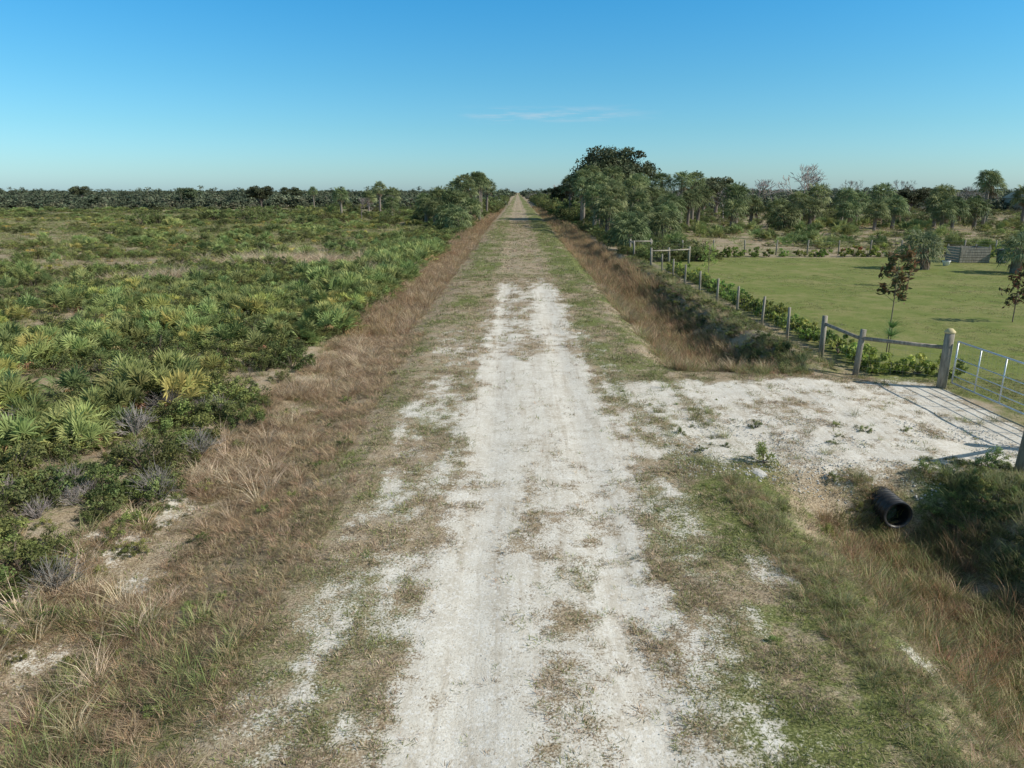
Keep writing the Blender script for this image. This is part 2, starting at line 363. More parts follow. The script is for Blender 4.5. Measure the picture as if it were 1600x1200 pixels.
# right ditch
dry(2700,5.0,7.8,3,11.8,.5,1.0,[2,3,6,4,4,6],.44)
dry(1700,3.6,5.2,3,12,.3,.6,[6,6,4,3],.44)
dry(1500,6.9,10.5,3,12.2,.5,.95,[4,4,6,4],.36)
dry(420,6.3,8.2,10.6,12.4,.4,.8,[3,4,4],.36)
dry(4200,4.6,7.7,20,40,.7,1.3,[2,3,0,4,4,6],.36)
dry(700,6.2,8.4,19.6,24,.5,.9,[3,4,4],.3)
dry(3400,5.0,8.0,40,90,1.2,2.1,[2,3,2,4],.33)
dry(2200,5.6,8.2,90,260,2,3.2,[2,3,4],.3,(.5,.8))
dry(2300,7.2,9.4,20.5,56,.5,1.1,[6,6,4,4,3],.40)
dry(600,3.2,11.2,12.3,19.6,.35,.8,[6,4],.56)
# left field grasses
x,y=samp(7000,-40,-6.3,3,45); k=view(x,y,4); x,y=x[k],y[k]; dg.put(x,y,.6,1.3,[4,4,4,3,6],zs=(.6,1.1))
x,y=samp(13000,-150,-6.8,36,180); k=view(x,y,4); x,y=x[k],y[k]
br=openp(x,y); dg.put(x[br],y[br],1.4,2.8,[6,6,1,4,4],zs=(.4,.8)); dg.put(x[~br],y[~br],1.6,2.8,[4,4,4,4,6],zs=(.4,.8))
x,y=samp(16000,-120,-9,24,140); k=view(x,y,4)&openp(x,y); x,y=x[k],y[k]; dg.put(x,y,1.0,2.2,[6,6,1,4,4,4],zs=(.5,.9))
for (cx,cy,rx,ry,n) in ((-17,53,5,3,500),(-21,42,2.5,2,160),(-9,47,2.5,5,200)):
    a=rng.normal(0,.5,(n,2)); dg.put(cx+a[:,0]*rx,cy+a[:,1]*ry,1.2,2.2,[0,1,5],zs=(.7,1.1))
x,y=samp(7000,9,150,61,200); k=view(x,y,4); x,y=x[k],y[k]; dg.put(x,y,1.6,3.2,[4,4,6,1,4],zs=(.4,.8))
dg.build()
# ---- shrubs
BG=[(.065,.08,.024),(.09,.11,.034),(.075,.088,.03)]
BL=[(.13,.15,.04),(.11,.135,.035),(.17,.18,.05)]
BO=[(.13,.12,.08),(.10,.10,.06),(.16,.14,.10)]
src=[bush(16,75,.5,.75,.032,BG).mesh('s',[M_leaf]),bush(18,75,.5,.65,.03,BG+BL).mesh('s',[M_leaf]),bush(14,70,.5,.55,.03,BL).mesh('s',[M_leaf]),
     bush(12,40,.5,.7,.02,BO,asp=.35).mesh('s',[M_leaf]),bush(10,50,.5,.3,.028,BL+BG,zlow=.05).mesh('s',[M_leaf]),bush(22,70,.5,.9,.034,BG,.4).mesh('s',[M_leaf])]
b=B()
for i in range(45):
    a=rng.uniform(0,2*PI); t=rng.uniform(.2,1.0); e=np.array([math.cos(a)*t*.5,math.sin(a)*t*.5,.75*(1.1-t*.6)*rng.uniform(.6,1)])
    tube(b,[(0,0,0),e*np.array([.5,.5,.6])+rng.normal(0,.03,3),e],[.008,.006,.003],3,(.2,.18,.16),0,False)
    for j in range(3): tube(b,[e*.7,e+rng.normal(0,.09,3)],[.004,.002],3,(.24,.21,.19),0,False)
src.append(b.mesh('s',[M_leaf]))
src.append(bush(12,60,.5,.5,.03,[(.29,.26,.04),(.23,.225,.045),(.33,.28,.05)]).mesh('s',[M_leaf]))
c=source('shrub_src',src); sh=Scat('low_shrubs',c)
def shr(n,x0,x1,y0,y1,s0,s1,idx,thr=.0,zs=(.7,1.1),seed=80,sc=4.,op=False):
    x,y=samp(n,x0,x1,y0,y1); k=(fbm(x,y,sc,seed,3)>thr)&view(x,y)
    if op: k&=(~openp(x,y))|(rng.uniform(0,1,len(x))<.15)
    sh.put(x[k],y[k],s0,s1,idx,zs=zs,sink=.03)
shr(750,-20,-6.2,4,18,.5,1.1,[0,1,4,0,2,1,6],.40)
shr(1300,-20,-5.6,4,18,.25,.5,[4,1,2],.36)
shr(2400,-40,-6.5,18,48,.6,1.3,[1,0,2,4,3,1],.42,op=True)
shr(1600,-40,-6.5,30,60,.7,1.4,[2,2,1],.46,seed=84,op=True)
shr(9000,-170,-7.0,45,200,1.2,2.4,[2,1,2,4,4,2],.38,(.35,.6),sc=12,op=True)
shr(1700,-170,-7.2,60,220,1.4,3,[3,0,1],.54,(.35,.7),seed=85,sc=14,op=True)
shr(1700,-120,-12,24,150,.5,1.3,[7],.50,(.4,.8),seed=87,sc=5)
shr(160,-6.6,-3.3,4,20,.15,.35,[4,1])
shr(40,2.6,5,7,18,.15,.3,[4,2])
shr(380,7.5,10.2,4,11.8,.25,.6,[0,1,3,4,4],.36,(.5,.9))
shr(240,5.2,8.6,19.8,23,.25,.6,[0,4,3],.40)
shr(800,7.2,9.35,21,56,.25,.65,[4,3,1,4],.40)
shr(280,7.8,11.4,10.5,13.0,.2,.42,[4,4,2],.38)
shr(60,3,11,13,19.5,.12,.3,[4,1],.5)
for (a,b_,s) in ((4.72,12.75,.6),(5.9,12.3,.35),(7.6,12.4,.4),(8.9,12.6,.5),(5.2,10.9,.35),(9.3,13.0,.5),(6.2,11.9,.3),(8.3,12.1,.4)):
    sh.put(np.array([a]),np.array([b_]),s,s,[2])
# bush masses along the right
shr(420,8.8,15,54,110,1.0,2.3,[0,1,2,0,5,3],.34,(.6,.9))
shr(900,10,160,62,130,1.4,3.0,[0,1,2,3,2],.44,(.4,.65))
shr(1300,9,200,116,260,2.2,4.4,[0,5,1,1,3],.46,(.45,.7))
shr(70,-11,-6.8,95,170,1.6,3.4,[0,5,1],.3,(.6,.9))
shr(220,-13,-7,60,110,1.2,2.2,[0,1,2],.35,(.5,.8))
shr(260,-60,-8,110,240,2.0,4.2,[0,5,1,2],.52,(.6,.9))
shr(500,-10,-6.6,170,420,3,6,[0,5,1],.2,(.6,.9)); shr(500,9,13,120,420,3,6,[0,5,1],.2,(.6,1))
sh.build()
# ---- distant woodland
HAZE_FG=[(.065,.08,.046),(.08,.093,.055),(.055,.07,.042)]  # aerial haze painted into the far foliage colours: paler, bluer greens
src=[bush(22,40,.5,.8,.055,HAZE_FG,.35,.6).mesh('d',[M_far]),bush(18,40,.5,.95,.05,HAZE_FG,.35,.6).mesh('d',[M_far]),bush(20,36,.5,.6,.05,[(.10,.10,.06),(.085,.09,.055)],.3,.6).mesh('d',[M_far]),
     bush(16,26,.5,.9,.04,[(.14,.125,.11),(.12,.11,.095)],.2,.4).mesh('d',[M_far])]
c=source('far_tree_src',src); ft=Scat('distant_woodland',c)
def farw(n,x0,x1,y0,y1,s0,s1,idx,thr=.4,zs=(.6,1.),sc=60):
    x,y=samp(n,x0,x1,y0,y1); k=(fbm(x,y,sc,90,3)>thr)&view(x,y,40)&((x<-8)|(x>10)); ft.put(x[k],y[k],s0,s1,idx,zs=zs,sink=.2)
farw(6000,-420,-8,215,480,3.5,9,[0,1,2,0],.44,(.4,.8))
farw(3500,-900,-8,480,1100,6,14,[0,1,2],.42,(.4,.8),120)
farw(5000,10,420,200,480,4.5,9,[0,1,2,0,3],.36,(.5,.85))
farw(3500,10,1000,480,1200,7,13,[0,1,2],.3,(.5,.75),120)
farw(2600,-2400,2400,1200,2600,14,26,[0,1,2],.3,(.4,.6),200)
ft.build()
# ---- saw palmettos
def palmetto(nf,dead,H=1.,pal=None):
    b=B(); pal=pal or [(.14,.175,.05),(.175,.205,.065),(.12,.15,.045),(.2,.215,.07)]
    for i in range(nf):
        a=rng.uniform(0,2*PI); el=rng.uniform(.25,1.45); o=np.array([math.cos(a),math.sin(a),0])*rng.uniform(0,.12)
        fan(b,o,(math.cos(a)*math.cos(el),math.sin(a)*math.cos(el),math.sin(el)),rng.uniform(.3,.62)*H,rng.uniform(.36,.5)*H,18,pal,1.75,.022*H,.16)
    for i in range(dead):
        a=rng.uniform(0,2*PI); el=rng.uniform(-.05,.5)
        fan(b,(0,0,.08),(math.cos(a)*math.cos(el),math.sin(a)*math.cos(el),math.sin(el)),rng.uniform(.2,.45)*H,.34*H,12,[(.22,.13,.06),(.3,.22,.1)],1.2,.02,.5,(.2,.15,.08))
    return b
pm=[palmetto(18,2).mesh('p',[M_leaf]),palmetto(26,4).mesh('p',[M_leaf]),palmetto(14,1,1.,[(.22,.22,.045),(.24,.235,.055),(.17,.195,.05)]).mesh('p',[M_leaf]),palmetto(20,2,.9,[(.115,.145,.048),(.135,.165,.055)]).mesh('p',[M_leaf])]
c=source('saw_palmetto_src',pm); sp=Scat('saw_palmetto_thicket',c)
def pal_(n,x0,x1,y0,y1,thr,sc,seed,s0,s1,idx,zs=(.85,1.2),extra=None):
    x,y=samp(n,x0,x1,y0,y1); k=view(x,y,4)&(fbm(x,y,sc,seed,2)>thr)&((~openp(x,y))|(rng.uniform(0,1,len(x))<.12))
    if extra is not None: k&=extra(x,y)
    sp.put(x[k],y[k],s0,s1,idx,zs=zs)
pal_(1150,-32,-6.7,13,37,.40,3.5,91,.7,1.15,[0,1,3,0,3,2],extra=lambda x,y:(x<-8.6)|(y>22))
pal_(700,-60,-6.7,37,80,.52,7,92,.9,1.4,[0,1,3,3])
pal_(280,-11,-6.6,34,80,.42,7,96,1.0,1.5,[0,1,3])
pal_(600,-140,-16,30,150,.58,9,93,1.1,1.7,[2,2,0],(.5,.8))
pal_(500,9,120,60,120,.5,6,94,1.2,1.9,[0,3])
pal_(1500,-160,-8,80,220,.5,12,95,1.4,2.2,[0,1,3],(.5,.8))
sp.build()
for (a,b_,s,i) in ((-9.5,17.0,1.3,1),(-8.2,16.5,1.2,2),(-12.4,16.3,1.1,0),(-11.4,17.6,1.1,3),(-13.6,17.6,1.1,1),(-10.6,18.6,1.0,0),(-7.4,24.8,1.0,0),(-7.6,27.6,1.2,1),(-8.6,22.6,1.0,3),(-11.8,14.6,.8,1)):
    link('saw_palmetto',pm[i],(a,b_,float(height(a,b_))),rng.uniform(0,6),s)
# ---- cabbage palms
def cabbage(Ht,nf=54,pal=None,cr=1.25):
    b=B(); pts=[];rad=[]; bx,by=rng.uniform(-.25,.25,2)
    for i in range(9):
        t=i/8; pts.append((bx*t*t,by*t*t,Ht*t)); rad.append((.25-.05*t)*(1+.1*(i%2)))
    tube(b,pts,rad,9,(.13,.11,.09))
    top=np.array(pts[-1])
    for i in range(26):
        a=i*2.4; z=Ht*(.62+.36*i/26); p=np.array([bx*(z/Ht)**2,by*(z/Ht)**2,z]); d=np.array([math.cos(a),math.sin(a),.9])
        tube(b,[p+d*.15,p+d*.36],[.05,.02],3,(.15,.12,.09),0,False)
    pal=pal or [(.055,.075,.028),(.085,.108,.042),(.045,.06,.024),(.13,.15,.065)]
    for i in range(nf):
        a=i*2.39996+rng.normal(0,.15); s_=-.6+1.6*(i+.5)/nf; el=math.asin(max(-1,min(1,s_)))
        fan(b,top,(math.cos(a)*math.cos(el),math.sin(a)*math.cos(el),math.sin(el)+.05),rng.uniform(.6,1.15)*cr,rng.uniform(.75,1.0)*cr,15,pal,1.6,.042*cr,.42)
    for i in range(5):
        a=rng.uniform(0,2*PI); fan(b,top-np.array([0,0,.1]),(math.cos(a)*.5,math.sin(a)*.5,-.8),.7*cr,.7*cr,10,[(.15,.11,.07),(.12,.09,.055)],1.0,.05,.4,(.14,.11,.07))
    return b
cpm=[cabbage(h).mesh('cabbage_palm',[M_palm]) for h in (1.6,2.9,4.3,5.9,7.2)]
def palm(px,py,H,name='cabbage_palm'):
    hs=(3.6,4.9,6.3,7.9,9.2); i=int(np.argmin([abs(H-q) for q in hs])); s=H/hs[i]
    link(name,cpm[i],(px,py,float(height(px,py))-.05),rng.uniform(0,6),(s,s,s))
for q in ((11.5,103,8.2),(14.2,112,9.6),(10.4,118,9.4),(16.8,108,8.0),(12,92,6.6),(19.0,116,8.6),(15.4,96,6.0),(10.4,84,5.2),(21,110,6.4),(12.6,124,10.2),(18,90,5.0),(9.6,132,8.5),(11.2,72,4.0),(13.2,80,4.6),(15.6,77,3.8),(13.4,102,7.2),(9.8,108,7.6),(10.2,96,6.6),(16.8,84,4.4),(20.5,98,5.6),(9.9,64,3.4),(18.6,103,6.6),
          (23.6,120,8.8),(26.4,118,8.9),(29.2,122,9.0),(21.6,128,8.2),(24.8,106,5.8),(31.8,106,7.0),(35.2,110,5.2),(29.4,100,4.8),(27.2,110,6.6),
          (42.5,110,5.8),(38.6,108,5.0),(47,116,7.0),(51,110,5.8),(58,118,7.0),(62.8,110,5.6),(55,124,6.4),(66.2,114,6.8),(69.5,109,8.9),(73.6,115,8.2),(64.5,103,5.2),(45,100,4.6),(78,113,6.8),(53.5,104,5.2),(40.5,101,5.0),(60.2,101,5.0),(49,100,4.6),(36.4,99,4.2),(57,98,4.4),
          (-6.6,128,9.2),(-8.8,122,8.6),(-10.8,128,7.8),(-7.2,140,9.6),(-8.6,114,5.8),(-12.4,120,6.6),(-7.0,108,5.0),(-12.5,110,4.6),(-9.8,102,4.2),(-7.4,150,9),(-6.9,165,8.4),(-10.4,114,6.2),(-14.5,116,5.2),(-7.6,118,7.4),(-8.0,96,3.8),
          (-31,165,7.8),(-27.6,160,6.6),(-35,172,6.0),(-41,170,6.8),(-26,150,4.8),(-64,230,7.2),(-20,190,6.2),(-37,182,5.8),(-22,172,5.5),(-18,160,5.6)):
    palm(*q)
yp=cabbage(1.3,40,[(.08,.10,.05),(.10,.12,.06),(.07,.085,.04)],.85).mesh('young_palm',[M_palm])
for a,b_,s in ((27.8,49,1.12),(32.4,46.8,1.12)): link('young_palm',yp,(a,b_,float(height(a,b_))),rng.uniform(0,6),s)
# ---- broadleaf trees
def tree(H,Rc,trunk,pal,ncl,nl,size,var=.35,flat=.62,tcol=(.13,.11,.09)):
    b=B(); tube(b,[(0,0,-.2),(.1,.05,trunk*.5),(0,.1,trunk)],[H*.045,H*.034,H*.03],9,tcol)
    hz=(H-trunk*.7); cz=trunk*.7+hz*.42
    for k in range(ncl):
        d=rng.normal(0,1,3); d/=np.linalg.norm(d); d[2]=d[2] if d[2]>-.35 else -d[2]*.6
        rr=rng.uniform(.3,.9)*(1+.14*math.sin(3*math.atan2(d[1],d[0])+1.3))
        c=np.array([d[0]*Rc*rr,d[1]*Rc*rr,cz+d[2]*hz*.5*rr])
        r=Rc*rng.uniform(.14,.26)
        if k%3==0: tube(b,[(0,.1,trunk*.9),np.array([c[0]*.5,c[1]*.5,(trunk+c[2])*.55]),c],[H*.018,H*.011,H*.003],5,tcol,0,False)
        q=rng.normal(0,1,(nl,3)); q/=np.linalg.norm(q,axis=1)[:,None]
        P=c+q*r*rng.uniform(.35,1.05,(nl,1))*np.array([1,1,flat])
        cc=pick(pal,1,.1)*(1+rng.uniform(-var,var)); leaves(b,P,size,np.tile(cc,(nl,1))*rng.uniform(.7,1.3,(nl,1)),.6,bias=q*.7)
    return b
OAK=[(.055,.068,.034),(.07,.083,.04),(.045,.058,.028)]
oak=tree(14.2,8.2,3.5,OAK,170,190,.22).mesh('oak_tree',[M_oak]); link('oak_tree',oak,(17.0,136,-.1),0,(1.0,1,1.04))
oak2=tree(8,4,2,OAK,60,130,.18).mesh('oak_small',[M_leaf])
for q in ((-12,134,.75),(38,150,1.1),(43,158,1.2),(-80,260,1.0),(-60,300,.9),(-105,235,.95),(80,150,.85),(95,170,.9),(10,170,1.0),(-180,300,1.1),(-72,205,1.0)):
    link('broadleaf_tree',oak2,(q[0],q[1],-.15),rng.uniform(0,6),(q[2]*1.1,q[2]*1.1,q[2]))
def bare(H,col=(.24,.21,.19)):
    b=B()
    def rec(p,d,L,r,k):
        e=p+d*L; mid=p+d*L*.5+rng.normal(0,.04*L,3)
        tube(b,[p,mid,e],[r,r*.85,r*.65],5 if k<2 else 3,col,0,False)
        if k>=5: return
        for j in range(3):
            nd_=nrm(d+rng.normal(0,.48,3)+np.array([0,0,.12])); rec(e,nd_,L*rng.uniform(.66,.86),max(r*.6,.03),k+1)
    rec(np.zeros(3),nrm((.05,0,1)),H*.24,H*.018,0); return b
bt=[bare(11).mesh('bare_tree',[M_leaf]),bare(9).mesh('bare_tree',[M_leaf])]
for a,b_,i,s in ((54,140,0,1.25),(58,148,1,1.3),(49,150,1,1.1),(92,150,1,.9),(98,190,0,1.),(-30,140,1,.6),(-26,152,1,.65),(105,165,1,1.),(12,210,0,.9),(85,190,0,1.),(38,135,1,.85)):
    link('bare_tree',bt[i],(a,b_,-.15),rng.uniform(0,6),s)
def sapling(H,nb,pal,size,rad,lo=.5,nl=14):
    b=B(); tube(b,[(0,0,-.05),(.02,.01,H*.5),(0,0,H*.96)],[.022,.018,.008],6,(.14,.11,.08))
    for i in range(nb):
        z=H*(lo+(1-lo)*(i+.5)/nb); a=i*2.4+rng.normal(0,.3); r=rad*rng.uniform(.5,1)*(1-.45*(z/H-lo)/(1-lo))
        e=np.array([math.cos(a)*r,math.sin(a)*r,z+r*.5]); tube(b,[(0,0,z),e],[.009,.004],4,(.15,.11,.08),0,False)
        P=e*rng.uniform(.6,1.05,(nl,1))+rng.normal(0,.075,(nl,3)); P[:,2]=e[2]+rng.normal(0,.09,nl)
        leaves(b,P,size,pick(pal,nl,.25),.42,bias=np.array([0,0,.2]))
    return b
MAG=[(.035,.045,.018),(.07,.04,.018),(.10,.05,.025),(.045,.05,.02)]
link('magnolia_sapling',sapling(3.15,19,MAG,.11,.66,.5,20).mesh('sap',[M_leaf]),(12.1,22.8,float(height(12.1,22.8))))
link('magnolia_sapling',sapling(2.0,16,MAG,.10,.6,.25,20).mesh('sap',[M_leaf]),(20.1,28.6,-.12),1)
link('copperleaf_sapling',sapling(1.9,9,[(.2,.06,.03),(.16,.08,.03)],.09,.5,.4,18).mesh('sap',[M_leaf]),(21.9,40,-.12),1)
link('citrus_sapling',sapling(1.9,22,[(.13,.2,.04),(.16,.23,.05)],.05,.65,.2,26).mesh('sap',[M_leaf]),(11.9,44.5,-.12),2)
b=B(); tube(b,[(0,0,0),(0,0,1.2)],[.015,.01],5,(.1,.08,.05)); blades(b,260,.05,.25,.5,1.1,.008,[(.05,.12,.03),(.08,.15,.04)],.3,(0,0,.75)); blades(b,160,.04,.2,.4,.6,.008,[(.06,.13,.03)],.3,(0,0,1.0)); link('young_pine',b.mesh('young_pine',[M_grass]),(11.75,22.0,-.1))
# hedge rows (clusia)
CL=[(.13,.18,.03),(.10,.145,.025),(.17,.20,.04)]
hm=[bush(14,42,.42,.7,.055,CL,.25,.6).mesh('h',[M_leaf]) for i in range(3)]+[bush(14,42,.42,.7,.055,CL+[(.25,.12,.03)],.25,.6).mesh('h',[M_leaf])]
hd=Scat('clusia_hedge',source('clusia_src',hm))
yy=np.arange(20.4,49,.72); nh=len(yy); yy=yy+rng.normal(0,.12,nh); hd.put(10.5+rng.normal(0,.1,nh),yy,.85,1.25,[0,1,2])
hd.put(np.array([12.2,11.6,11.0]),np.array([19.7,20.0,20.2]),.9,1.05,[0,1])
xx=np.arange(12.5,60,1.15); hd.put(xx+rng.normal(0,.15,len(xx)),58.6+rng.normal(0,.15,len(xx)),1.0,1.5,[0,1,3,2]); hd.build()
# ---------------------------------------------------------------- fences
def hz(a,b_): return float(height(a,b_))
def emp(name,loc=(0,0,0)):
    o=bpy.data.objects.new(name,None); o.location=loc; scene.collection.objects.link(o); return o
def post(b,a,c,h,r,mi=0):
    z=hz(a,c); j=rng.normal(0,.018,2); tube(b,[(a,c,z-.2),(a+j[0],c+j[1],z+h*.6),(a+j[0]*2,c+j[1]*2,z+h)],[r,r*.97,r*.95],10,mi=mi)
def wires(b,p,q,zs,r=.0035,stays=.0,h=1.1):
    n=max(2,int(np.hypot(q[0]-p[0],q[1]-p[1])/2.6)+1)
    for zz in zs:
        tube(b,[(p[0]+(q[0]-p[0])*t,p[1]+(q[1]-p[1])*t,hz(p[0]+(q[0]-p[0])*t,p[1]+(q[1]-p[1])*t)+zz) for t in np.linspace(0,1,n)],[r]*n,3,cap=False)
    if stays:
        L=np.hypot(q[0]-p[0],q[1]-p[1])
        for t in np.arange(0,1,stays/L):
            a=p[0]+(q[0]-p[0])*t;c_=p[1]+(q[1]-p[1])*t; z=hz(a,c_); tube(b,[(a,c_,z+.05),(a,c_,z+h)],[r*.8]*2,3,cap=False)
ff=emp('wire_field_fence')
b=B(); w=B()
ys=[24.6,27.0,29.9,32.6,35.6,38.6,41.8,45.2]; xs=[9.5,9.4,9.32,9.2,9.15,9.1,9.12,9.15]
for a,c_ in zip(xs,ys): post(b,a,c_,1.2,.05)
P=[(9.62,22.0)]+list(zip(xs,ys))+[(9.15,49)]
for p,q in zip(P[:-1],P[1:]): wires(w,p,q,(.1,.3,.5,.7,.9,1.12),.002,.3)
link('posts',b.mesh('posts',[M_wood],True),parent=ff); link('wire_mesh',w.mesh('wires',[M_wire]),parent=ff)
cb=emp('corner_brace_fence'); b=B()
for a,c_ in ((9.15,49),(10.7,50.5),(12.3,51.5),(9.1,56),(9.3,59.2),(11.2,60.2)): post(b,a,c_,1.35,.08)
for p,q in (((9.15,49),(10.7,50.5)),((10.7,50.5),(12.3,51.5)),((9.1,56),(9.3,59.2)),((9.3,59.2),(11.2,60.2))):
    for zz in (1.15,): tube(b,[(p[0],p[1],hz(*p)+zz),(q[0],q[1],hz(*q)+zz)],[.05,.05],8)
link('brace_posts_and_rails',b.mesh('brace',[M_wood],True),parent=cb)
bf=emp('rear_wire_fence'); b=B(); w=B()
for i in range(22): post(b,11.2+i*2.6,60.2,1.25,.06)
for i in range(21): wires(w,(11.2+i*2.6,60.2),(13.8+i*2.6,60.2),(.3,.6,.9,1.15),.004)
link('posts',b.mesh('posts',[M_wood],True),parent=bf); link('wires',w.mesh('wires',[M_wire]),parent=bf)
for nm,pts in (('wooden_rail_fence',[(9.62,22.0),(9.75,19.9),(11.45,18.55)]),('wooden_rail_fence',[(9.40,10.6),(9.45,12.55),(11.5,13.5)])):
    e=emp(nm); b=B()
    for p in pts[:2]: post(b,p[0],p[1],1.35,.085)
    p=pts[2]; post(b,p[0],p[1],1.5,.125)
    for p,q in zip(pts[:-1],pts[1:]):
        tube(b,[(p[0],p[1],hz(*p)+1.1),(q[0],q[1],hz(*q)+1.1)],[.055,.055],8)
    link('posts_and_rails',b.mesh('rail',[M_wood],True),parent=e)
    b=B(); z=hz(*pts[2]); tube(b,[(pts[2][0],pts[2][1],z+1.5),(pts[2][0],pts[2][1],z+1.54),(pts[2][0],pts[2][1],z+1.62)],[.14,.14,.06],10)
    link('post_cap',b.mesh('cap',[M_cap],True),parent=e)
    w=B()
    for p,q in zip(pts[:-1],pts[1:]): wires(w,p,q,(.1,.3,.5,.7,.9),.002,.3,1.05)
    link('wire_mesh',w.mesh('w',[M_wire]),parent=e)
# gate
gt=emp('metal_farm_gate'); b=B(); p=np.array([11.62,18.4]); q=np.array([11.66,13.65]); z0=hz(11.6,16)
for k,zz in enumerate((.18,.38,.6,.85,1.3)):
    r=.024 if k in(0,4) else .014
    tube(b,[(p[0],p[1],z0+zz),(q[0],q[1],z0+zz)],[r,r],8)
for t in (0,.2,.4,.6,.8,1.):
    c_=p+(q-p)*t; r=.024 if t in(0,1.) else .017
    tube(b,[(c_[0],c_[1],z0+.18),(c_[0],c_[1],z0+1.3)],[r,r],8)
link('tube_frame',b.mesh('gate',[M_metal],True),parent=gt)
b=B(); 
for zz in np.arange(.28,1.3,.15): tube(b,[(p[0]+.02,p[1],z0+zz),(q[0]+.02,q[1],z0+zz)],[.0015]*2,3)
for t in np.linspace(0,1,32): c_=p+(q-p)*t; tube(b,[(c_[0]+.02,c_[1],z0+.18),(c_[0]+.02,c_[1],z0+1.3)],[.0015]*2,3)
link('mesh_panel',b.mesh('gm',[M_wire]),parent=gt)
# culvert
b=B(); R=.24; cx,cz=6.72,-.50; ys=np.arange(11.5,21.0,.028); V=[];F=[];n=28
def ring(y,r): return [(cx+r*math.cos(2*PI*k/n),y,cz+r*math.sin(2*PI*k/n)) for k in range(n)]
rs=[]
for i,yv in enumerate(ys): rs.append((yv,R*(1+.09*math.sin(i*PI/2+.4))))
rs.append((ys[-1],R*.88)); 
for yv in ys[::-1][::12]: rs.append((yv,R*.88))
rs.append((ys[0],R*.88)); rs.append(rs[0])
for yv,r in rs: V+=ring(yv,r)
for i in range(len(rs)-1):
    for k in range(n): F.append([i*n+k,i*n+(k+1)%n,(i+1)*n+(k+1)%n,(i+1)*n+k])
b.add(V,F,(.02,.02,.02)); link('culvert_pipe',b.mesh('culvert',[M_pipe],True))
def rock(s):
    b=B(); import bmesh
    bm=bmesh.new(); bmesh.ops.create_icosphere(bm,subdivisions=2,radius=.5)
    for v in bm.verts: v.co*=1+.35*(random.random()-.5); v.co.z*=.65
    b.add([v.co[:] for v in bm.verts],[[v.index for v in f.verts] for f in bm.faces],(.5,.5,.5)); bm.free(); return b.mesh('rock',[M_stone])
rk=Scat('limestone_gravel',source('rock_src',[rock(1) for i in range(4)]))
x,y=samp(5200,3,10.5,12.0,15.5); k=fbm(x,y,1.2,99,2)>.42; rk.put(x[k],y[k],.015,.05,[0,1,2,3],tilt=.5)
x,y=samp(2500,-2.6,2.4,4,20); rk.put(x,y,.006,.025,[0,1,2,3],tilt=.5)
x,y=samp(60,4.2,9,12.0,12.8); rk.put(x,y,.03,.07,[0,1,2,3],tilt=.5); rk.build()
link('limestone_boulder',rock(1),(4.5,12.35,hz(4.5,12.35)-.04),.4,(.3,.4,.24))
# ---------------------------------------------------------------- yard things
pl=emp('wooden_compost_bin',(34,54.5,hz(34,54.5)))
b=B()
for k in range(6):
    box(b,(0,-.9,.1+k*.19),(2.2,.04,.15)); box(b,(0,.9,.1+k*.19),(2.2,.04,.15)); box(b,(-1.13,0,.1+k*.19),(.04,1.76,.15)); box(b,(1.13,0,.1+k*.19),(.04,1.76,.15))
for sx in (-1.06,1.06):
    for sy in (-.83,.83): box(b,(sx,sy,.62),(.09,.09,1.3))
link('slats',b.mesh('slats',[M_wood]),parent=pl)
b=B(); tube(b,[(0,0,0),(0,0,.3),(0,0,.36),(0,0,.36),(0,0,.1)],[.17,.26,.29,.24,.15],14); link('white_planter_pot',b.mesh('pot',[M_white],True),(30.7,51.5,hz(30.7,51.5)))
b=B(); tube(b,[(0,0,.05),(0,0,.95)],[.24,.3],4); box(b,(0,0,1.0),(.55,.5,.06)); tube(b,[(-.25,-.3,.1),(.25,-.3,.1)],[.1,.1],8); link('garbage_bin',b.mesh('bin',[M_dark]),(35.8,53.5,hz(35,53)))
car=emp('parked_car',(37.6,49.2,hz(37.5,49.2)))
prof=[(-2.2,.35),(-2.25,.8),(-1.25,.95),(-.55,1.42),(1.0,1.45),(1.75,1.0),(2.2,.92),(2.25,.35)]
b=B(); V=[];F=[]
for yv,s in ((-.85,1.),(.85,1.)):
    for (a,z) in prof: V.append((a,yv*(1 if z<1.1 else .8),z))
k=len(prof); F.append(list(range(k))); F.append(list(range(k,2*k))[::-1])
for i in range(k): F.append([i,i+k,(i+1)%k+k,(i+1)%k])
b.add(V,F,(.7,.7,.7)); link('body',b.mesh('body',[M_white]),parent=car)
b=B()
for s in (-1,1):
    for (a0,a1) in ((-.5,.2),(.28,1.0)):
        V=[(a0-.35*(a0<0),s*.86,.97),(a1+.3*(a1>.9),s*.86,.97),(a1,s*.72,1.36),(a0,s*.72,1.36)]; b.add(V,[[0,1,2,3]],(.1,.1,.1))
b.add([(-1.2,-.7,.985),(-1.2,.7,.985),(-.6,.6,1.405),(-.6,-.6,1.405)],[[0,1,2,3]],(.1,.1,.1)); link('windows',b.mesh('win',[M_glass]),parent=car)
b=B()
for a in (-1.4,1.4):
    for s in (-.82,.82): tube(b,[(a,s-.1,.33),(a,s+.1,.33)],[.33,.33],18)
link('wheels',b.mesh('wh',[M_rub],True),parent=car)
